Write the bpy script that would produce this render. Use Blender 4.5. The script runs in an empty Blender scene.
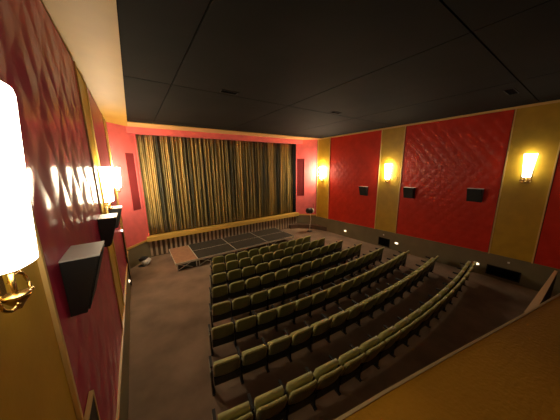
import bpy, bmesh, math, random
from mathutils import Vector, Matrix
random.seed(7)
C = bpy.context.scene.collection
sc = bpy.context.scene
PI = math.pi

# ------------------------------------------------------------------ camera
cam_d = bpy.data.cameras.new('camera')
cam = bpy.data.objects.new('camera', cam_d); C.objects.link(cam)
cam_d.sensor_width = 36; cam_d.sensor_fit = 'HORIZONTAL'
cam_d.lens = 36 * 213.365 / 560
cam_d.clip_start = 0.02
r = Vector((0.82517, -0.56474, -0.01297)); u = Vector((0.12162, 0.15518, 0.98037)); w = Vector((0.55164, 0.81055, -0.19673))
M = Matrix((r, u, -w)).transposed().to_4x4()
cam.matrix_world = M
sc.camera = cam

# ------------------------------------------------------------------ world / exposure
wd = bpy.data.worlds.new('world'); sc.world = wd; wd.use_nodes = True
bg = wd.node_tree.nodes['Background']; bg.inputs[0].default_value = (0.9, 0.75, 0.6, 1); bg.inputs[1].default_value = 0.0
vs = sc.view_settings
vs.view_transform = 'Standard'; vs.look = 'None'; vs.gamma = 1; vs.use_curve_mapping = False
vs.exposure = 1.45
LAMP_NEAR = 4.5     # strength of the sconce glasses nearest the balcony
LAMP = 18.0          # middle pair
LAMP_FRONT = 80.0    # front pair, raised to stand in for unseen light over the stage end
STEP = 1.0

# ------------------------------------------------------------------ materials
def new_mat(name):
    m = bpy.data.materials.new(name); m.use_nodes = True
    nt = m.node_tree; b = nt.nodes['Principled BSDF']
    return m, nt, b

def mat(name, col, rough=0.6, metal=0.0, noise=0.0, scale=8.0, bump=0.0, bscale=40.0, sheen=0.0, stretch=(1, 1, 1), spec=0.5):
    m, nt, b = new_mat(name)
    b.inputs['Base Color'].default_value = (*col, 1); b.inputs['Roughness'].default_value = rough
    b.inputs['Metallic'].default_value = metal; b.inputs['Specular IOR Level'].default_value = spec
    if sheen: b.inputs['Sheen Weight'].default_value = sheen; b.inputs['Sheen Roughness'].default_value = 0.4
    tc = nt.nodes.new('ShaderNodeTexCoord'); mp = nt.nodes.new('ShaderNodeMapping')
    mp.inputs['Scale'].default_value = stretch
    nt.links.new(tc.outputs['Object'], mp.inputs['Vector'])
    if noise:
        n = nt.nodes.new('ShaderNodeTexNoise'); n.inputs['Scale'].default_value = scale; n.inputs['Detail'].default_value = 5
        nt.links.new(mp.outputs[0], n.inputs['Vector'])
        cr = nt.nodes.new('ShaderNodeValToRGB')
        lo = [max(0, c * (1 - noise)) for c in col]; hi = [min(1, c * (1 + noise)) for c in col]
        cr.color_ramp.elements[0].position = 0.3; cr.color_ramp.elements[1].position = 0.7
        cr.color_ramp.elements[0].color = (*lo, 1); cr.color_ramp.elements[1].color = (*hi, 1)
        nt.links.new(n.outputs['Fac'], cr.inputs[0]); nt.links.new(cr.outputs[0], b.inputs['Base Color'])
    if bump:
        n2 = nt.nodes.new('ShaderNodeTexNoise'); n2.inputs['Scale'].default_value = bscale; n2.inputs['Detail'].default_value = 4
        nt.links.new(mp.outputs[0], n2.inputs['Vector'])
        bp = nt.nodes.new('ShaderNodeBump'); bp.inputs['Strength'].default_value = bump; bp.inputs['Distance'].default_value = 0.01
        nt.links.new(n2.outputs['Fac'], bp.inputs['Height']); nt.links.new(bp.outputs[0], b.inputs['Normal'])
    return m

def emit(name, col, s, base=(0.9, 0.85, 0.75)):
    m, nt, b = new_mat(name)
    b.inputs['Base Color'].default_value = (*base, 1)
    b.inputs['Emission Color'].default_value = (*col, 1); b.inputs['Emission Strength'].default_value = s
    b.inputs['Roughness'].default_value = 0.3
    return m

def vinyl(name, col, axis, tuft=0.30, depth=0.03, rough=0.33, wr=0.4, coat=.25):
    """glossy padded vinyl: diamond tufting and wrinkles as a bump. axis = horizontal world axis index"""
    m, nt, b = new_mat(name)
    N = nt.nodes; L = nt.links
    g = N.new('ShaderNodeNewGeometry'); s = N.new('ShaderNodeSeparateXYZ'); L.new(g.outputs['Position'], s.inputs[0])
    def mth(op, a, bb=None, c=None):
        n = N.new('ShaderNodeMath'); n.operation = op
        for i, v in enumerate((a, bb, c)):
            if v is None: continue
            if isinstance(v, (int, float)): n.inputs[i].default_value = v
            else: L.new(v, n.inputs[i])
        return n.outputs[0]
    # wobble so the tufting is hand made
    nz = N.new('ShaderNodeTexNoise'); nz.inputs['Scale'].default_value = 1.6; L.new(g.outputs['Position'], nz.inputs['Vector'])
    wob = mth('MULTIPLY', mth('SUBTRACT', nz.outputs['Fac'], 0.5), 0.25)
    h = mth('ADD', s.outputs[axis], wob); z = s.outputs[2]
    a = mth('MULTIPLY', mth('ADD', h, mth('MULTIPLY', z, 0.8)), PI / (tuft * 2) * 1.0)
    c = mth('MULTIPLY', mth('SUBTRACT', h, mth('MULTIPLY', z, 0.8)), PI / (tuft * 2) * 1.0)
    sa = mth('POWER', mth('ABSOLUTE', mth('SINE', a)), 1.3); sb = mth('POWER', mth('ABSOLUTE', mth('SINE', c)), 1.3)
    t = mth('MULTIPLY', sa, sb)
    n2 = N.new('ShaderNodeTexNoise'); n2.inputs['Scale'].default_value = 5; n2.inputs['Detail'].default_value = 3
    L.new(g.outputs['Position'], n2.inputs['Vector'])
    t = mth('ADD', t, mth('MULTIPLY', n2.outputs['Fac'], wr))
    bp = N.new('ShaderNodeBump'); bp.inputs['Strength'].default_value = 1.0; bp.inputs['Distance'].default_value = depth
    L.new(t, bp.inputs['Height']); L.new(bp.outputs[0], b.inputs['Coat Normal'])
    bq = N.new('ShaderNodeBump'); bq.inputs['Strength'].default_value = .35; bq.inputs['Distance'].default_value = .01
    L.new(t, bq.inputs['Height']); L.new(bq.outputs[0], b.inputs['Normal'])
    n3 = N.new('ShaderNodeTexNoise'); n3.inputs['Scale'].default_value = 2.5; n3.inputs['Detail'].default_value = 6
    L.new(g.outputs['Position'], n3.inputs['Vector'])
    cr = N.new('ShaderNodeValToRGB'); cr.color_ramp.elements[0].position = .3; cr.color_ramp.elements[1].position = .7
    cr.color_ramp.elements[0].color = (col[0] * .82, col[1] * .8, col[2] * .8, 1); cr.color_ramp.elements[1].color = (*col, 1)
    L.new(n3.outputs['Fac'], cr.inputs[0]); L.new(cr.outputs[0], b.inputs['Base Color'])
    b.inputs['Specular IOR Level'].default_value = .2; b.inputs['Roughness'].default_value = 0.55; b.inputs['Coat Weight'].default_value = coat; b.inputs['Coat Roughness'].default_value = rough
    return m

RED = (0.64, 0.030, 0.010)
m_red_l = vinyl('red_vinyl_left_sheen_tint', (0.45, 0.014, 0.075), 1, tuft=0.30, depth=0.018, rough=0.20, wr=0.15, coat=.5)  # purple in the base colour stands in for lamp sheen on this wall
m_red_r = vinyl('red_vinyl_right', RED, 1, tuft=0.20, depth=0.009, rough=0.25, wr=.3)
m_red_f = vinyl('red_vinyl_front_lit', (0.84, 0.17, 0.17), 0, tuft=0.30, depth=0.006, rough=0.5)  # paler pink base carries the strong light on the front walls
m_redgrill = mat('red_grille', (0.24, 0.02, 0.025), 0.6)
m_gold = mat('gold_paint', (0.50, 0.31, 0.020), 0.42, noise=0.10, scale=3, bump=0.15, bscale=30)
m_golds = mat('gold_soffit', (0.52, 0.33, 0.05), 0.55, noise=0.08, scale=1.3, bump=0.3, bscale=2.5)
m_goldtrim = mat('gold_trim', (0.70, 0.48, 0.17), 0.35)
m_ledge = mat('ledge_gold', (0.62, 0.40, 0.09), 0.4)
m_plaster = mat('dark_plaster', (0.10, 0.035, 0.03), 0.8, noise=0.1)
m_wains = mat('wainscot_paint', (0.18, 0.15, 0.08), 0.6, noise=0.12, scale=2)
m_ceil = mat('ceiling_board', (0.0105, 0.0105, 0.0085), 0.85, noise=0.25, scale=0.8, bump=0.15, bscale=3, spec=0.15)
m_black = mat('black_void', (0.005, 0.005, 0.005), 1.0, spec=0.05)
m_carpet = mat('carpet', (0.24, 0.17, 0.115), 0.95, noise=0.28, scale=1.1, bump=0.4, bscale=120, spec=0.1)
m_velvet = mat('green_velvet', (0.18, 0.19, 0.055), 0.75, noise=0.12, scale=14, sheen=0.25, bump=0.2, bscale=80, spec=0.2)
m_velrim = mat('green_velvet_lit_edge', (0.44, 0.43, 0.16), 0.7, noise=0.1, scale=14, sheen=0.3, spec=0.2)  # cushion velour; highlight on the backrest rims is put into this paler colour
m_shell = mat('seat_shell', (0.020, 0.026, 0.022), 0.5)
m_iron = mat('black_iron', (0.010, 0.010, 0.009), 0.7)
m_endpan = mat('end_panel_paint', (0.26, 0.22, 0.14), 0.5)
m_spk = mat('speaker_black', (0.012, 0.014, 0.015), 0.42)
m_spktop = mat('speaker_grey_top', (0.62, 0.60, 0.54), 0.5)
m_spkcloth = mat('speaker_cloth', (0.020, 0.026, 0.028), 0.7, bump=0.3, bscale=300)
m_brass = mat('brass', (0.55, 0.38, 0.13), 0.25, metal=1.0)
m_deckb = mat('deck_black_carpet', (0.030, 0.028, 0.018), 0.9, noise=0.2, scale=6)
m_deckbr = mat('deck_brown_board', (0.32, 0.18, 0.10), 0.6, noise=0.15, scale=5)
m_alu = mat('aluminium', (0.66, 0.62, 0.50), 0.5, metal=0.1)
m_slat = mat('slat_paint', (0.48, 0.36, 0.24), 0.5)
m_slatback = mat('slat_back', (0.12, 0.08, 0.05), 0.8)
m_plinth = mat('plinth_dark', (0.09, 0.05, 0.03), 0.7)
m_white = mat('white_plastic', (0.75, 0.72, 0.68), 0.4)
m_cap = mat('barrier_cap', (0.60, 0.42, 0.22), 0.5)
m_capedge = mat('parapet_edge', (0.62, 0.45, 0.22), 0.45)
m_parapet = mat('parapet_gold', (0.62, 0.30, 0.02), 0.55, noise=0.1, scale=3, bump=0.2, bscale=60)
m_door = mat('door_dark', (0.012, 0.008, 0.007), 0.5)
m_glassn = emit('lamp_glass_near', (1.0, 0.87, 0.66), LAMP_NEAR)
m_glass = emit('lamp_glass', (1.0, 0.82, 0.55), LAMP)
m_glassf = emit('lamp_glass_front', (1.0, 0.82, 0.55), LAMP_FRONT)
m_step = emit('step_glass', (1.0, 0.78, 0.5), STEP)

# curtain: satin with irregular vertical stripes of gold and dark olive in the colour
def curtain_mat():
    m, nt, b = new_mat('curtain_satin'); N = nt.nodes; L = nt.links
    g = N.new('ShaderNodeTexCoord'); mp = N.new('ShaderNodeMapping'); mp.inputs['Scale'].default_value = (1, 0.0, 0.02)
    L.new(g.outputs['Object'], mp.inputs[0])
    n = N.new('ShaderNodeTexNoise'); n.inputs['Scale'].default_value = 3.2; n.inputs['Detail'].default_value = 9; n.inputs['Roughness'].default_value = .78
    L.new(mp.outputs[0], n.inputs['Vector'])
    cr = N.new('ShaderNodeValToRGB'); e = cr.color_ramp.elements
    e[0].position = .42; e[0].color = (0.025, 0.030, 0.018, 1); e[1].position = .60; e[1].color = (0.62, 0.42, 0.12, 1)
    x = e.new(.5); x.color = (0.20, 0.155, 0.05, 1)
    L.new(n.outputs['Fac'], cr.inputs[0]); L.new(cr.outputs[0], b.inputs['Base Color'])
    b.inputs['Roughness'].default_value = .55; b.inputs['Sheen Weight'].default_value = .15
    return m
m_curtain = curtain_mat()

# ------------------------------------------------------------------ helpers
def add_box(bm, x0, x1, y0, y1, z0, z1):
    vs_ = [bm.verts.new(p) for p in ((x0, y0, z0), (x1, y0, z0), (x1, y1, z0), (x0, y1, z0), (x0, y0, z1), (x1, y0, z1), (x1, y1, z1), (x0, y1, z1))]
    for f in ((3, 2, 1, 0), (4, 5, 6, 7), (0, 1, 5, 4), (1, 2, 6, 5), (2, 3, 7, 6), (3, 0, 4, 7)): bm.faces.new([vs_[i] for i in f])
    return vs_
def add_hull8(bm, bot, top):
    """bot, top: equal-length rings of points"""
    n = len(bot); b = [bm.verts.new(p) for p in bot]; t = [bm.verts.new(p) for p in top]
    bm.faces.new(b[::-1]); bm.faces.new(t)
    for i in range(n): bm.faces.new((b[i], b[(i + 1) % n], t[(i + 1) % n], t[i]))
def add_tube(bm, pts, rad, n=8, cap=True):
    pts = [Vector(p) for p in pts]; rings = []
    rad = rad if isinstance(rad, (list, tuple)) else [rad] * len(pts)
    for i, p in enumerate(pts):
        d = (pts[min(i + 1, len(pts) - 1)] - pts[max(i - 1, 0)]).normalized()
        a = Vector((0, 0, 1)) if abs(d.z) < .9 else Vector((1, 0, 0))
        s = d.cross(a).normalized(); t = d.cross(s)
        rings.append([bm.verts.new(p + (s * math.cos(2 * PI * k / n) + t * math.sin(2 * PI * k / n)) * rad[i]) for k in range(n)])
    for a, b in zip(rings, rings[1:]):
        for k in range(n): bm.faces.new((a[k], a[(k + 1) % n], b[(k + 1) % n], b[k]))
    if cap: bm.faces.new(rings[0][::-1]); bm.faces.new(rings[-1])
def add_lathe(bm, prof, c=(0, 0, 0), n=16):
    c = Vector(c); rings = [[bm.verts.new(c + Vector((r_ * math.cos(2 * PI * k / n), r_ * math.sin(2 * PI * k / n), z))) for k in range(n)] for r_, z in prof]
    for a, b in zip(rings, rings[1:]):
        for k in range(n): bm.faces.new((a[k], a[(k + 1) % n], b[(k + 1) % n], b[k]))
    bm.faces.new(rings[0][::-1]); bm.faces.new(rings[-1])
def bevel(bm, w_, seg=2, ang=0.6):
    es = [e for e in bm.edges if len(e.link_faces) == 2 and e.calc_face_angle(0) > ang]
    bmesh.ops.bevel(bm, geom=es, offset=w_, segments=seg, affect='EDGES', profile=0.5)
def mesh(name, bm, m, smooth=False):
    bmesh.ops.recalc_face_normals(bm, faces=bm.faces)
    me = bpy.data.meshes.new(name); bm.to_mesh(me); bm.free(); me.materials.append(m)
    if smooth:
        for p in me.polygons: p.use_smooth = True
    return me
def obj(name, bm, m, parent=None, smooth=False):
    o = bpy.data.objects.new(name, mesh(name, bm, m, smooth)); C.objects.link(o); o.parent = parent
    return o
def thing(name, label, cat, loc=(0, 0, 0), rotz=0, group=None):
    o = bpy.data.objects.new(name, None); C.objects.link(o); o.empty_display_size = .1
    o.location = loc; o.rotation_euler = (0, 0, rotz); o['label'] = label; o['category'] = cat
    if group: o['group'] = group
    return o
def tag(o, label, cat, group=None):
    o['label'] = label; o['category'] = cat
    if group: o['group'] = group
    return o
def struct(name, bm, m, parent=None, label=None, smooth=False):
    o = obj(name, bm, m, parent, smooth)
    if parent is None: o['kind'] = 'structure'
    if label: o['label'] = label
    return o
def box(*a):
    bm = bmesh.new(); add_box(bm, *a); return bm
def copy_tree(o, parent=None):
    c = o.copy(); C.objects.link(c); c.parent = parent
    for ch in [q for q in bpy.data.objects if q.parent == o]: copy_tree(ch, c)
    return c
def children_map():
    d = {}
    for q in bpy.data.objects:
        if q.parent: d.setdefault(q.parent.name, []).append(q)
    return d

# ------------------------------------------------------------------ hall geometry (metres, origin at the camera)
XL, XR = -0.63, 11.0
YF = 11.38            # where the splays start
YC = 12.43            # curtain line
ZC = 1.87             # ceiling
def floor_z(y):
    if y <= 1.8: return -4.27
    if y >= 9.4: return -4.50
    return -4.27 - 0.23 * (y - 1.8) / 7.6
def wains_z(y):
    t = [(-4, -3.33), (2.1, -3.36), (6.5, -3.50), (11.4, -3.64)]
    for (a, za), (b, zb) in zip(t, t[1:]):
        if y <= b: return za + (zb - za) * (y - a) / (b - a)
    return -3.64
YB = -3.6

# floor: follows the rake
bm = bmesh.new(); ys = [YB, 1.8] + [1.8 + 7.6 * i / 8 for i in range(1, 9)] + [13.1]
prev = None
for y in ys:
    row = [bm.verts.new((x, y, floor_z(y))) for x in (XL - .2, XR + .2)] + [bm.verts.new((x, y, -4.9)) for x in (XR + .2, XL - .2)]
    if prev:
        for k in range(4): bm.faces.new((prev[k], prev[(k + 1) % 4], row[(k + 1) % 4], row[k]))
    else: bm.faces.new(row)
    prev = row
bm.faces.new(prev[::-1])
struct('floor', bm, m_carpet)

# ceiling: dark boards with open joints, hung under a black deck
bm = bmesh.new()
xs = [0.09, 1.0, 4.35, 7.7, XR]; yy = [YB, 1.35, 5.85, 10.35, 11.08]
g_ = 0.012
for i in range(4):
    for j in range(4):
        add_box(bm, xs[i] + g_, xs[i + 1] - g_, yy[j] + g_, yy[j + 1] - g_, ZC + 0.03, ZC + 0.06)
ceil = struct('ceiling', bm, m_ceil)
struct('ceiling_deck', box(XL - .2, XR + .2, YB, 13.1, ZC + .075, ZC + .25), m_black, ceil)
bm = bmesh.new(); add_box(bm, XL, 0.09, YB, 12.6, ZC, ZC + .07)
struct('gold_soffit', bm, m_golds, ceil, 'gold soffit band along the left wall')
bm = bmesh.new(); add_box(bm, 0.09, XR, 11.08, 12.6, ZC, ZC + .07)
struct('front_soffit', bm, m_goldtrim, ceil, 'gold soffit band in front of the curtain')
struct('trim_1', box(XR - .05, XR, YB, 11.4, ZC - .045, ZC + .03), m_goldtrim, None, 'thin gold cornice along the right wall')
struct('shadow_gap_strip', box(XL, XL + .02, YB, 11.4, ZC - .03, ZC), m_black, None, 'black strip standing in for the shadow gap under the left soffit')  # black strip painted in for the shade of the soffit gap

# side walls
def side_poly(bm, x0, x1, y0, y1, top=None, n=6, bottom_fn=wains_z, zt=ZC):
    """upright slab between a bottom line that follows the rake and a level top"""
    bot = []; tp = []
    pts = [y0 + (y1 - y0) * i / n for i in range(n + 1)]
    prev = None
    for y in pts:
        zb = bottom_fn(y)
        row = [bm.verts.new(p) for p in ((x0, y, zb), (x1, y, zb), (x1, y, zt if top is None else top(y)), (x0, y, zt if top is None else top(y)))]
        if prev:
            for k in range(4): bm.faces.new((prev[k], prev[(k + 1) % 4], row[(k + 1) % 4], row[k]))
        else: bm.faces.new(row)
        prev = row
    bm.faces.new(prev[::-1])

PIL = [(0.75, 1.88), (5.42, 6.62), (10.14, 11.30)]       # right wall pilasters
PILL = [(0.55, 2.08), (5.35, 6.45), (9.75, 10.75)]         # left wall pilasters
for side, x, s, pil, mr in (('left', XL, 1, PILL, m_red_l), ('right', XR, -1, PIL, m_red_r)):
    xo = sorted((x, x - s * .2))
    wl = struct('wall_' + side, box(xo[0], xo[1], YB, 13.1, -4.9, ZC + .25), m_plaster)
    # padded panels between the pilasters
    spans = [(YB, pil[0][0]), (pil[0][1], pil[1][0]), (pil[1][1], pil[2][0])]
    if side == 'left' : spans.append((pil[2][1], YF))
    for a, b in spans:
        bm = bmesh.new(); q = sorted((x + s * .001, x + s * .035))
        side_poly(bm, q[0], q[1], a + .02, b - .02, zt=ZC - .05)
        bevel(bm, .012, 2)
        obj('padded_panel', bm, mr, wl, True if False else False)
    for a, b in pil:
        bm = bmesh.new(); q = sorted((x + s * .001, x + s * .028)); side_poly(bm, q[0], q[1], a, b, zt=ZC - .045)
        p = obj('pilaster', bm, m_gold, wl)
        for yy_ in (a, b - .036):
            bm = bmesh.new(); q = sorted((x + s * .028, x + s * .055)); side_poly(bm, q[0], q[1], yy_, yy_ + .036, zt=ZC - .045, n=1)
            bevel(bm, .01, 2); obj('edge_moulding', bm, m_goldtrim, p)
    bm = bmesh.new(); q = sorted((x + s * .001, x + s * .045))
    side_poly(bm, q[0], q[1], YB, YF, top=lambda y: wains_z(y), bottom_fn=lambda y: floor_z(y) - .02, n=30)
    wn = obj('wainscot', bm, m_wains, wl)
    bm = bmesh.new(); q = sorted((x + s * .03, x + s * (.065 if side == 'left' else .05)))
    side_poly(bm, q[0], q[1], YB, YF, top=lambda y: wains_z(y) + .02, bottom_fn=lambda y: wains_z(y) - .025, n=30)
    obj('wainscot_rail', bm, m_goldtrim if side == 'left' else m_wains, wl)

# front wall and the two splays
fw = struct('wall_front', box(XL - .2, XR + .2, 12.75, 12.95, -4.9, ZC + .25), m_plaster)
def splay(name, p0, p1, mat_, g0, g1, gz):
    """slanting wall panel from p0 (side wall) to p1 (curtain) with a recessed grille between g0 and g1"""
    p0 = Vector((*p0, 0)); p1 = Vector((*p1, 0)); d = p1 - p0; n = Vector((-d.y, d.x, 0)).normalized()
    if n.y < 0: n = -n          # n points away from the hall
    def slab(bm, a, b, z0, z1, t0, t1):
        A = p0 + d * a; B = p0 + d * b
        add_hull8(bm, [A + n * t0 + Vector((0, 0, z0)), B + n * t0 + Vector((0, 0, z0)), B + n * t1 + Vector((0, 0, z0)), A + n * t1 + Vector((0, 0, z0))],
                  [A + n * t0 + Vector((0, 0, z1)), B + n * t0 + Vector((0, 0, z1)), B + n * t1 + Vector((0, 0, z1)), A + n * t1 + Vector((0, 0, z1))])
    bm = bmesh.new(); slab(bm, 0, 1, -4.52, ZC + .05, .10, .2)
    root = struct(name, bm, m_plaster)
    bm = bmesh.new()
    for a, b, z0, z1 in ((0, g0, -3.5, ZC), (g1, 1, -3.5, ZC), (g0, g1, gz[1], ZC), (g0, g1, -3.5, gz[0])): slab(bm, a, b, z0, z1, 0, .1)
    obj('padded_panel', bm, mat_, root)
    bm = bmesh.new(); slab(bm, g0, g1, gz[0], gz[1], .06, .1)
    k = 9
    for i in range(k): slab(bm, g0 + (g1 - g0) * (i + .2) / k, g0 + (g1 - g0) * (i + .7) / k, gz[0] + .01, gz[1] - .01, .03, .06)
    obj('grille', bm, m_redgrill, root)
    bm = bmesh.new(); slab(bm, .97, 1.0, -3.5, 1.62, -.03, .0); slab(bm, g0 - .03, g0, gz[0], gz[1], -.01, 0)
    obj('edge_moulding', bm, m_red_f, root)
    bm = bmesh.new(); slab(bm, -0.02, 1, -4.52, -3.58, -.005, .1); obj('wainscot', bm, m_wains, root)
    bm = bmesh.new(); slab(bm, -0.02, 1, -3.58, -3.49, -.03, .05); obj('gold_rail', bm, m_ledge, root)
    return root
splay('wall_front_left', (XL, YF), (0.33, YC), m_red_f, .50, .86, (-1.92, .72))
sr = splay('wall_front_right', (XR, YF), (9.92, YC), m_red_f, .60, .95, (-2.12, .58))

# red header over the curtain
struct('trim_3', box(0.0, 10.35, 12.10, 12.50, 1.60, ZC), m_red_f, None, 'red header board over the curtain')
# gold ledge at the foot of the curtain
bm = box(0.22, 10.02, 12.17, 12.62, -3.60, -3.38); bevel(bm, .03, 2)
struct('trim_4', bm, m_ledge, None, 'gold ledge along the foot of the curtain')
# slatted stage front
bm = box(.25, 10.0, 12.44, 12.62, -4.52, -3.62); sf = struct('stage_front', bm, m_slatback)
bm = bmesh.new(); n = 42
for i in range(n):
    x = .36 + (9.9 - .36) * i / (n - 1); add_box(bm, x - .05, x + .05, 12.38, 12.44, -4.46, -3.64)
obj('slats', bm, m_slat, sf)
# dark plinth that turns the right front corner
bm = bmesh.new()
add_hull8(bm, [(9.2, 12.36, -4.52), (9.2, 12.15, -4.52), (9.75, 12.0, -4.52), (10.55, 11.2, -4.52), (10.93, 10.2, -4.52), (10.95, 11.35, -4.52), (9.95, 12.36, -4.52)],
          [(9.2, 12.36, -4.22), (9.2, 12.15, -4.22), (9.75, 12.0, -4.22), (10.55, 11.2, -4.22), (10.93, 10.2, -4.22), (10.95, 11.35, -4.22), (9.95, 12.36, -4.22)])
struct('trim_5', bm, m_plinth, None, 'low dark plinth curving round the right front corner')

# back wall, balcony and its parapet
struct('wall_back', box(XL - .2, XR + .2, YB - .2, YB, -4.9, ZC + .25), m_plaster)
def curve_pts():
    P = [(XL + .06, .50), (-.3, .485), (.1, .435), (.47, .372), (.7, .330), (.87, .296), (1.09, .252), (1.41, .185), (1.72, .120), (2.08, .048), (2.5, -.04), (3.5, -.25), (5, -.56), (8, -1.15), (XR - .06, -1.75)]
    return P
def ribbon(bm, y_off0, y_off1, z0, z1):
    prev = None
    for x, y in curve_pts():
        row = [bm.verts.new(p) for p in ((x, y + y_off0, z0), (x, y + y_off1, z0), (x, y + y_off1, z1), (x, y + y_off0, z1))]
        if prev:
            for k in range(4): bm.faces.new((prev[k], prev[(k + 1) % 4], row[(k + 1) % 4], row[k]))
        else: bm.faces.new(row)
        prev = row
    bm.faces.new(prev[::-1])
bm = bmesh.new(); ribbon(bm, -.20, -.01, -2.0, -.87); par = struct('balcony_parapet', bm, m_parapet)
bm = bmesh.new(); ribbon(bm, -.37, -.006, -.87, -.852); obj('parapet_cap', bm, m_parapet, par)
bm = bmesh.new(); ribbon(bm, -.008, .004, -.90, -.85); obj('cap_edge', bm, m_capedge, par)
bm = bmesh.new()
prev = None
for x, y in curve_pts():
    row = [bm.verts.new(p) for p in ((x, y - .2, -1.85), (x, YB + .01, -1.85), (x, YB + .01, -1.65), (x, y - .2, -1.65))]
    if prev:
        for k in range(4): bm.faces.new((prev[k], prev[(k + 1) % 4], row[(k + 1) % 4], row[k]))
    else: bm.faces.new(row)
    prev = row
bm.faces.new(prev[::-1])
struct('balcony_floor', bm, m_carpet)

# low barrier behind the last row
bm = bmesh.new(); add_hull8(bm, [(7.0, .31, -4.27), (10.6, .205, -4.27), (10.6, .265, -4.27), (7.0, .43, -4.27)], [(7.0, .31, -3.34), (10.6, .205, -3.34), (10.6, .265, -3.34), (7.0, .43, -3.34)])
lb = thing('low_barrier', 'low dark barrier wall with a brown cap behind the last row of seats, lower right', 'barrier', (8.8, .3, -4.27))
def obj_w(name, bm, m, parent):
    """mesh given in world coordinates, parented to an unrotated root"""
    bm.transform(Matrix.Translation(-parent.location)); return obj(name, bm, m, parent)
obj_w('panel', bm, m_door, lb)
bm = bmesh.new(); add_hull8(bm, [(6.95, .30, -3.34), (10.62, .20, -3.34), (10.62, .27, -3.34), (6.95, .44, -3.34)], [(6.95, .30, -3.30), (10.62, .20, -3.30), (10.62, .27, -3.30), (6.95, .44, -3.30)])
obj_w('cap', bm, m_cap, lb)

# door in the left wall under the near pilaster
dr = struct('door_1', box(XL + .046, XL + .07, 1.45, 2.37, -4.28, -2.09), m_door)
bm = bmesh.new(); add_box(bm, XL + .04, XL + .075, 1.42, 2.40, -2.09, -2.065); add_box(bm, XL + .04, XL + .075, 1.42, 1.45, -4.28, -2.09); add_box(bm, XL + .04, XL + .075, 2.37, 2.40, -4.28, -2.09)
obj('door_frame', bm, m_goldtrim, dr)
bm = bmesh.new(); add_tube(bm, [(XL + .07, 2.30, -3.2), (XL + .12, 2.30, -3.2), (XL + .12, 2.19, -3.2)], .012); obj('door_handle', bm, m_brass, dr)

# ------------------------------------------------------------------ curtain
def curtain():
    t = thing('stage_curtain', 'tall gold and dark olive striped pleated curtain covering the screen', 'curtain', (5.1, YC, -3.34))
    bm = bmesh.new(); x0, x1 = .345, 9.90; nx = 900; zs = [-3.33, -2.6, -1.6, -.6, .4, 1.2, 1.66]
    rows = []
    random.seed(3)
    ph = [random.uniform(0, 6.28) for _ in range(6)]
    for z in zs:
        row = []; k = (z + 3.33) / 5.0
        for i in range(nx + 1):
            x = x0 + (x1 - x0) * i / nx
            wob = .35 * math.sin(x * 1.7 + ph[0]) + .25 * math.sin(x * 3.9 + ph[1])
            y = .045 * math.sin(x * 2 * PI / .21 + 3 * wob) + .035 * math.sin(x * 2 * PI / .083 + 5 * wob + .6 * k) + .02 * math.sin(x * 2 * PI / .76 + ph[2])
            row.append(bm.verts.new((x - 5.1, y + .09, z + 3.34)))
        rows.append(row)
    for a, b in zip(rows, rows[1:]):
        for i in range(nx): bm.faces.new((a[i], a[i + 1], b[i + 1], b[i]))
    o = obj('curtain_fabric', bm, m_curtain, t, True)
    md = o.modifiers.new('solid', 'SOLIDIFY'); md.thickness = .006
    bm = box(9.90 - 5.1 - .30, 9.915 - 5.1, -.02, .02, .01, 4.95); obj('black_masking', bm, m_black, t)
curtain()

# ------------------------------------------------------------------ sconces
def sconce(label, loc, side, glass):
    """built on a right-hand wall: the wall plane is x=0, the room lies towards -x"""
    t = thing('wall_sconce', label, 'wall lamp', loc, 0 if side > 0 else PI, 'tall glass sconces on the side walls')
    # tapered half-round glass
    bm = bmesh.new(); n = 14; rings = []
    for (z, wy, d) in ((-.37, .085, .12), (-.35, .095, .155), (0, .122, .175), (.36, .148, .20), (.39, .152, .195)):
        ring = []
        for k in range(n + 1):
            a = -PI / 2 + PI * k / n
            ca = abs(math.cos(a)) ** .6; sa = math.copysign(abs(math.sin(a)) ** .75, math.sin(a))
            ring.append(bm.verts.new((-.035 - ca * d, sa * wy, z)))
        rings.append(ring)
    for a, b in zip(rings, rings[1:]):
        for k in range(n): bm.faces.new((a[k], a[k + 1], b[k + 1], b[k]))
        bm.faces.new((a[n], a[0], b[0], b[n]))
    bm.faces.new(rings[0]); bm.faces.new(rings[-1][::-1])
    obj('glass_shade', bm, glass, t, False)
    bm = box(-.035, -.028, -.11, .11, -.55, .36); bevel(bm, .003, 1); obj('back_plate', bm, m_brass, t)
    bm = bmesh.new(); add_lathe(bm, [(.008, -.57), (.02, -.55), (.035, -.53), (.048, -.51), (.050, -.50), (.04, -.495), (.015, -.49)], (-.10, 0, 0)); obj('cup', bm, m_brass, t, True)
    for s in (-1, 1):
        bm = bmesh.new(); pts = []
        for k in range(22):
            a = k / 21 * 1.6 * 2 * PI * .62; rr = .05 * (1 - .55 * k / 21)
            pts.append((-.07 - .06 * k / 21, s * (.10 - rr * math.cos(a)), -.46 + rr * math.sin(a) - .05 * k / 21))
        add_tube(bm, pts, .008, 6); obj('scroll_arm', bm, m_brass, t, True)
    bm = bmesh.new(); add_tube(bm, [(-.03, 0, -.48), (-.08, 0, -.53), (-.10, 0, -.50), (-.10, 0, -.40)], .01, 6); obj('arm', bm, m_brass, t, True)
    return t
sconce('glowing glass sconce on the nearest left gold pilaster, cut by the photo edge', (XL + .03, 1.40, -.05), -1, m_glassn)
sconce('glowing glass sconce on the left wall, above the middle left wall speaker', (XL + .03, 6.1, -.34), -1, m_glass)
sconce('farthest glowing glass sconce on the left wall, nearest the curtain', (XL + .03, 10.5, -.33), -1, m_glassf)
sconce('glowing glass sconce on the right wall gold pilaster nearest the photo edge', (XR - .03, 1.31, -.07), 1, m_glassn)
sconce('glowing glass sconce on the middle gold pilaster of the right wall', (XR - .03, 6.08, -.30), 1, m_glass)
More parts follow.
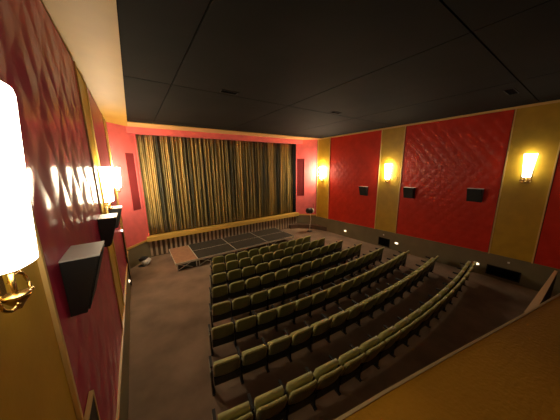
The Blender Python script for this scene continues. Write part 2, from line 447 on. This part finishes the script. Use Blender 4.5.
sconce('small looking glass sconce on the gold pilaster in the right front corner', (XR - .03, 10.8, -.42), 1, m_glassf)

# ------------------------------------------------------------------ wall speakers
def speaker(label, loc, side):
    t = thing('wall_speaker', label, 'speaker', loc, 0 if side > 0 else PI, 'wedge speakers on the side walls')
    h, wy = .52, .225; dt, db = .26, .11
    bm = bmesh.new()
    add_hull8(bm, [(0, -wy, -h), (-db, -wy, -h), (-db, wy, -h), (0, wy, -h)], [(0, -wy, -.012), (-dt, -wy, -.012), (-dt, wy, -.012), (0, wy, -.012)])
    bevel(bm, .008, 1); obj('cabinet', bm, m_spk, t)
    bm = box(-dt - .004, 0, -wy - .004, wy + .004, -.012, 0); obj('top_board', bm, m_spktop, t).__setitem__('label', 'pale grey top board')
    bm = bmesh.new(); e = .02
    def fp(y, z): return (-(dt + (db - dt) * (-z / h)) - .001, y, z)
    a = [fp(-wy + e, -h + e), fp(wy - e, -h + e), fp(wy - e, -e - .01), fp(-wy + e, -e - .01)]
    add_hull8(bm, a, [(p[0] - .012, p[1], p[2] - .004) for p in a]); obj('front_grille', bm, m_spkcloth, t)
    bm = box(-.001, .03, -.05, .05, -.35, -.15); obj('bracket', bm, m_iron, t)
    return t
for y, z, l in ((2.63, -.745, 'large dark wedge speaker nearest the camera on the left wall'), (4.98, -.84, 'middle dark wedge speaker of three on the left wall'), (7.0, -.97, 'farthest wedge speaker on the left wall, pale topped, near the front sconce')):
    speaker(l, (XL + .037, y, z), -1)
for y, z, l in ((2.53, -.90, 'black wedge speaker on the right wall, beside the nearest gold pilaster'), (4.93, -1.02, 'black wedge speaker on the right wall just right of the middle gold pilaster'), (7.40, -1.14, 'black wedge speaker on the right wall panel nearest the curtain')):
    speaker(l, (XR - .037, y, z), 1)

# ------------------------------------------------------------------ step lights, vents, sockets
def step_light(label, x, y, z, s):
    t = thing('step_light', label, 'step light', (x, y, z), 0 if s > 0 else PI, 'small lights low on the side walls')
    bm = bmesh.new(); add_box(bm, -.02, 0, -.10, .10, -.055, .055); bevel(bm, .012, 2); obj('housing', bm, m_alu, t)
    bm = bmesh.new(); n = 10; rings = []
    for k in range(4):
        a = k / 3 * PI / 2 * .95
        rings.append([bm.verts.new((-.02 - .045 * math.sin(a), .085 * math.cos(a) * math.cos(2 * PI * q / n), .045 * math.cos(a) * math.sin(2 * PI * q / n))) for q in range(n)])
    for a, b in zip(rings, rings[1:]):
        for q in range(n): bm.faces.new((a[q], a[(q + 1) % n], b[(q + 1) % n], b[q]))
    bm.faces.new(rings[-1]); bm.faces.new(rings[0][::-1]); obj('lens', bm, m_step, t, True)
step_light('small oval step light low on the right wall, nearest the curtain', XR - .045, 8.6, -4.10, 1)
step_light('small oval step light low on the right wall, below the middle pilaster', XR - .045, 5.32, -3.97, 1)
step_light('small oval step light on the right wall at the last seat row', XR - .045, 2.15, -3.88, 1)
step_light('small oval step light low on the left wall by the aisle', XL + .045, 8.9, -3.95, -1)
def vent(label, y0, y1, z0, z1):
    t = thing('wall_vent', label, 'vent', (XR - .045, (y0 + y1) / 2, z0), 0, 'dark vents in the right wainscot')
    hw = (y1 - y0) / 2; h = z1 - z0
    bm = bmesh.new(); add_box(bm, -.02, 0, -hw, hw, 0, .03); add_box(bm, -.02, 0, -hw, hw, h - .03, h); add_box(bm, -.02, 0, -hw, -hw + .03, .03, h - .03); add_box(bm, -.02, 0, hw - .03, hw, .03, h - .03); obj('frame', bm, m_iron, t)
    bm = bmesh.new(); add_box(bm, -.005, 0, -hw + .03, hw - .03, .03, h - .03); n = 9
    for k in range(n): z = .05 + (h - .1) * k / (n - 1); add_box(bm, -.015, -.005, -hw + .03, hw - .03, z - .006, z + .006)
    obj('louvre', bm, m_black, t)
vent('black louvred vent in the right wainscot below the middle gold pilaster', 5.68, 6.32, -4.33, -3.86)
vent('larger black louvred vent in the right wainscot below the nearest gold pilaster', .95, 1.85, -4.17, -3.78)
for y, z, l in ((6.05, -3.70, 'tiny pale wall socket above the smaller wainscot vent'), (1.30, -3.53, 'tiny pale wall socket above the larger wainscot vent')):
    bm = bmesh.new(); add_box(bm, XR - .06, XR - .045, y - .03, y + .03, z - .03, z + .03); bevel(bm, .005, 1)
    tag(obj('wall_socket', bm, m_white), l, 'socket', 'wall sockets')
def cvent(label, x, y, w_, d_):
    t = thing('ceiling_vent', label, 'vent', (x, y, ZC + .03), 0, 'dark slot vents in the ceiling')
    bm = bmesh.new(); add_box(bm, -w_, w_, -d_, -d_ + .015, -.015, 0); add_box(bm, -w_, w_, d_ - .015, d_, -.015, 0); add_box(bm, -w_, -w_ + .015, -d_ + .015, d_ - .015, -.015, 0); add_box(bm, w_ - .015, w_, -d_ + .015, d_ - .015, -.015, 0)
    obj('frame', bm, m_iron, t)
    bm = bmesh.new(); add_box(bm, -w_ + .015, w_ - .015, -d_ + .015, d_ - .015, -.004, 0)
    for k in range(3): y_ = -d_ + .03 + (2 * d_ - .06) * k / 2; add_box(bm, -w_ + .015, w_ - .015, y_ - .006, y_ + .006, -.012, -.004)
    obj('louvre', bm, m_black, t)
cvent('small dark slot vent in the black ceiling, left of the middle', 2.3, 5.62, .22, .09)
cvent('dark slot vent in the black ceiling near the right cornice', 6.3, 5.62, .22, .09)
cvent('dark slot vent in the black ceiling near the upper right corner of the photo', 8.6, 1.62, .35, .10)

# thin black pipe and little lamp in the left front corner
bm = bmesh.new(); add_tube(bm, [(XL + .07, 9.72, -2.35), (XL + .07, 9.72, floor_z(9.7))], .022, 8)  # black tube drawn for a dark upright line of unread nature
tag(obj('black_bar', bm, m_iron), 'thin black upright pipe on the left wall near the front corner', 'bar')
t = thing('indicator_lamp', 'tiny pinkish glowing lamp above the thin black pipe on the left wall', 'lamp', (XL + .037, 9.72, -2.27))
obj('housing', box(0, .05, -.05, .05, -.06, .0), m_white, t)
obj('lens', box(.005, .045, -.045, .045, .0, .04), emit('pink_lens', (1, .55, .5), 4), t)

# ------------------------------------------------------------------ portable stage
ZS = -4.12
def platform(label, x0, x1, y0, y1, top, grp='platforms of the portable stage'):
    t = thing('stage_platform', label, 'stage platform', ((x0 + x1) / 2, (y0 + y1) / 2, -4.5), 0, grp)
    a, b = (x1 - x0) / 2 - .004, (y1 - y0) / 2 - .004; H = ZS + 4.5
    bm = box(-a + .014, a - .014, -b + .014, b - .014, H - .02, H); obj('deck', bm, top, t)
    bm = bmesh.new()
    add_box(bm, -a, a, -b, -b + .025, H - .09, H - .003); add_box(bm, -a, a, b - .025, b, H - .09, H - .003); add_box(bm, -a, -a + .025, -b + .025, b - .025, H - .09, H - .003); add_box(bm, a - .025, a, -b + .025, b - .025, H - .09, H - .003)
    obj('rim', bm, m_alu, t)
    for sx in (-1, 1):
        for sy in (-1, 1):
            bm = bmesh.new(); add_tube(bm, [(sx * (a - .06), sy * (b - .06), 0), (sx * (a - .06), sy * (b - .06), H - .05)], .022, 8); obj('leg', bm, m_alu, t)
    for s in (-1, 1):
        bm = bmesh.new(); add_tube(bm, [(-a + .08, -b + .03 , .04 if s > 0 else H - .06), (-a + .08 + .62, -b + .03, H - .06 if s > 0 else .04)], .014, 6); obj('brace', bm, m_alu, t)
    return t
px = [2.05, 3.95, 5.85, 7.75]
dl = [['left front black platform of the low stage', 'middle front black platform of the low stage', 'right front black platform of the low stage'],
      ['left rear black platform of the low stage, by the slatted front', 'middle rear black platform of the low stage, by the slatted front', 'right rear black platform of the low stage, by the slatted front']]
for j, (a, b) in enumerate(((9.85, 10.98), (10.98, 12.1))):
    for i in range(3): platform(dl[j][i], px[i], px[i + 1], a, b, m_deckb)
platform('brown topped platform at the left end of the low stage', 1.10, 2.05, 9.85, 12.0, m_deckbr)
bm = box(1.2, 2.0, 9.93, 9.95, -4.5, ZS - .1); tag(obj('skirt_board', bm, m_shell), 'dark skirt board standing under the brown topped platform', 'board')

# lamp on a stand in the right front corner
t = thing('stage_lamp', 'black stage lamp with pale face on a thin stand in the right front corner', 'stage lamp', (9.95, 10.9, -4.5))
bm = bmesh.new(); add_tube(bm, [(0, 0, 0), (.02, 0, .45), (.10, 0, .85), (.02, .0, 1.28)], .022, 8); obj('stand', bm, m_alu, t, True)
bm = bmesh.new(); add_lathe(bm, [(.20, 0), (.20, .015), (.03, .03)]); obj('foot', bm, m_iron, t)
bm = bmesh.new(); add_tube(bm, [(-.28, .0, 1.52), (-.22, 0, 1.51), (.10, 0, 1.48)], [.13, .19, .21], 14); obj('lamp_body', bm, m_spk, t)
bm = bmesh.new(); add_tube(bm, [(.101, 0, 1.48), (.26, 0, 1.47), (.28, 0, 1.47)], [.16, .16, .12], 14); obj('face', bm, m_white, t)
bm = bmesh.new(); add_tube(bm, [(.29, 0, 1.38), (.32, 0, 1.60), (.30, 0, 1.95)], .010, 6); obj('aerial', bm, m_iron, t)
# lamp lying on the floor at the left
t = thing('floor_lamp', 'white and black stage lamp lying on the floor by the left front splay', 'stage lamp', (-.02, 11.45, -4.5), .3)
bm = bmesh.new(); add_tube(bm, [(-.05, -.10, .14), (.10, -.02, .16), (.24, .08, .22)], [.14, .13, .10], 12); obj('lamp_body', bm, m_white, t, True)
bm = bmesh.new(); add_tube(bm, [(-.2, .05, .30), (-.02, .03, .36), (.18, .10, .34)], [.07, .10, .06], 10); obj('shade', bm, m_spk, t, True)
bm = bmesh.new(); add_lathe(bm, [(.16, 0), (.16, .02), (.04, .04)], (-.1, .05, 0)); obj('foot', bm, m_iron, t)

# ------------------------------------------------------------------ theatre seats
def seat_parts(P, CT):
    W = P
    out = {}
    # backrest: rounded, dished slab leaning back; front faces +y
    H0, H1 = .38, .80; wd2 = W / 2 - .024
    def back_pt(s_, k, front):
        # s_ -1..1 across, k 0..1 up
        x = s_ * wd2
        dish = .035 * (1 - s_ * s_)
        z = H0 + (H1 - H0) * k
        y = -.10 - .16 * k - dish
        th = .035 + .022 * math.sin(PI * min(1, max(0, k))) * (1 - s_ ** 4)
        return Vector((x, y + (th if front else 0), z))
    def outline(k):           # half width factor: rounded top corners
        rc = .38
        if k < 1 - rc: return 1.0 - .03 * (1 - k)
        t_ = (k - (1 - rc)) / rc
        return .74 + .26 * math.sqrt(max(0, 1 - t_ * t_))
    def slab(scale, kmin, kmax, y0, y1, nk=12, nx=10, bul=0):
        bm = bmesh.new(); F = []; B = []
        for j in range(nk + 1):
            k = kmin + (kmax - kmin) * math.sin(j / nk * PI / 2); wf = outline(min(k, 1)) * scale
            kk = k
            fr = []; bk = []
            for i in range(nx + 1):
                s_ = (-1 + 2 * i / nx) * wf
                crown = .02 * (1 - (i / nx * 2 - 1) ** 2) * (k / 1.0)
                p = back_pt(s_, kk, True); q = back_pt(s_, kk, False)
                p.z += crown; q.z += crown; p.y += y1; q.y += y0
                e = (1 - (abs(i / nx * 2 - 1)) ** 6) * (1 - (abs(j / nk * 2 - 1)) ** 8)
                q.y -= bul * e
                fr.append(bm.verts.new(p)); bk.append(bm.verts.new(q))
            F.append(fr); B.append(bk)
        for j in range(nk):
            for i in range(nx):
                bm.faces.new((F[j][i], F[j][i + 1], F[j + 1][i + 1], F[j + 1][i])); bm.faces.new((B[j][i + 1], B[j][i], B[j + 1][i], B[j + 1][i + 1]))
            bm.faces.new((F[j][0], F[j + 1][0], B[j + 1][0], B[j][0])); bm.faces.new((F[j][nx], B[j][nx], B[j + 1][nx], F[j + 1][nx]))
        for i in range(nx):
            bm.faces.new((F[0][i + 1], F[0][i], B[0][i], B[0][i + 1])); bm.faces.new((F[nk][i], F[nk][i + 1], B[nk][i + 1], B[nk][i]))
        return bm
    out['backrest'] = mesh('backrest', slab(1, 0, 1, 0, .02), m_velrim, True)
    out['back_panel'] = mesh('back_panel', slab(.91, .0, .93, -.004, -.03, bul=.006), m_velvet, True)
    # dark lower shell under the backrest
    bm = bmesh.new(); add_hull8(bm, [(-wd2, -.11, .18), (wd2, -.11, .18), (wd2, -.05, .18), (-wd2, -.05, .18)], [(-wd2, -.15, .395), (wd2, -.15, .395), (wd2, -.06, .395), (-wd2, -.06, .395)])
    bevel(bm, .01, 1); out['lower_shell'] = mesh('lower_shell', bm, m_shell)
    # tipped-up cushion
    bm = bmesh.new()
    c2 = W / 2 - .045
    add_hull8(bm, [(-c2, -.01, .36), (c2, -.01, .36), (c2, .11, .37), (-c2, .11, .37)], [(-c2, -.13, CT), (c2, -.13, CT), (c2, -.04, CT), (-c2, -.04, CT)])
    bevel(bm, .035, 3); out['seat_cushion'] = mesh('seat_cushion', bm, m_velrim, True)
    bm = bmesh.new(); add_hull8(bm, [(-c2 + .03, .112, .38), (c2 - .03, .112, .38), (c2 - .03, .122, .38), (-c2 + .03, .122, .38)], [(-c2 + .03, -.028, CT - .03), (c2 - .03, -.028, CT - .03), (c2 - .03, -.018, CT - .03), (-c2 + .03, -.018, CT - .03)])
    out['seat_pan'] = mesh('seat_pan', bm, m_shell)
    # standard: arm, upright and foot on the left side of the seat
    def arm(x):
        bm = bmesh.new(); add_hull8(bm, [(x - .022, -.05, .56), (x + .022, -.05, .56), (x + .025, .18, .57), (x - .025, .18, .57)], [(x - .022, -.06, .60), (x + .022, -.06, .60), (x + .025, .19, .61), (x - .025, .19, .61)]); bevel(bm, .01, 2)
        return mesh('armrest', bm, m_iron)
    def leg(x):
        bm = bmesh.new(); add_hull8(bm, [(x - .016, -.10, .02), (x + .016, -.10, .02), (x + .016, -.03, .02), (x - .016, -.03, .02)], [(x - .012, -.12, .56), (x + .012, -.12, .56), (x + .012, .06, .57), (x - .012, .06, .57)])
        add_box(bm, x - .028, x + .028, -.14, .04, 0, .02); return mesh('leg', bm, m_iron)
    out['armrest'] = arm(-W / 2); out['leg'] = leg(-W / 2); out['armrest_r'] = arm(W / 2); out['leg_r'] = leg(W / 2)
    def endp(x, s):
        bm = bmesh.new(); x0, x1 = sorted((x + s * .018, x + s * .034))
        add_hull8(bm, [(x0, -.13, .06), (x1, -.13, .06), (x1, .10, .06), (x0, .10, .06)], [(x0, -.16, .58), (x1, -.16, .58), (x1, .15, .58), (x0, .15, .58)]); bevel(bm, .006, 1)
        return mesh('end_panel', bm, m_endpan)
    out['end_l'] = endp(-W / 2, -1); out['end_r'] = endp(W / 2, 1)
    return out
y0s = [8.32, 7.55, 6.68, 5.78, 4.85, 3.94, 2.94, 1.86]
ends = [(2.36, 7.66), (2.13, 7.98), (1.87, 8.36), (1.60, 8.66), (1.34, 9.02), (1.07, 9.40), (.81, 9.66), (.56, 9.98)]
num = [10, 11, 12, 13, 14, 15, 16, 17]
rown = ['first seat row, against the low stage', 'second seat row from the stage', 'third seat row from the stage', 'fourth seat row from the stage',
        'fifth seat row from the stage', 'sixth seat row from the stage', 'next to last seat row', 'last seat row, nearest the balcony']
ordn = ['first', 'second', 'third', 'fourth', 'fifth', 'sixth', 'seventh', 'eighth', 'ninth', 'tenth', 'eleventh', 'twelfth', 'thirteenth', 'fourteenth', 'fifteenth', 'sixteenth', 'seventeenth']
for ri in range(8):
    n = num[ri]; xa, xb = ends[ri]; P = (xb - xa) / n
    parts = seat_parts(P, .775 if ri == 7 else .66)
    for i in range(n):
        x = xa + P * (i + .5); y = y0s[ri] + (x - 6.4) ** 2 / 56 + .15
        rz = math.atan((x - 6.4) / 28)
        if i == 0: lab = 'olive cinema seat at the left aisle end, ' + rown[ri]
        elif i == n - 1: lab = 'olive cinema seat at the right aisle end, ' + rown[ri]
        elif i < n // 2: lab = ordn[i] + ' olive seat from the left aisle in the ' + rown[ri]
        else: lab = ordn[n - 1 - i] + ' olive seat from the right aisle in the ' + rown[ri]
        t = thing('cinema_seat', lab, 'cinema seat', (x, y, floor_z(y - .05)), rz, 'olive green tip-up cinema seats')
        def put(nm, me, par=None):
            o = bpy.data.objects.new(nm, me); C.objects.link(o); o.parent = par or t; return o
        br = put('backrest', parts['backrest']); put('back_panel', parts['back_panel'], br)
        put('lower_shell', parts['lower_shell'])
        sc_ = put('seat_cushion', parts['seat_cushion']); put('seat_pan', parts['seat_pan'], sc_)
        put('armrest', parts['armrest']); put('leg', parts['leg'])
        if i == 0: put('end_panel', parts['end_l'])['label'] = 'pale painted end panel on the aisle side'
        if i == n - 1:
            put('armrest', parts['armrest_r']); put('leg', parts['leg_r']); put('end_panel', parts['end_r'])['label'] = 'pale painted end panel on the aisle side'
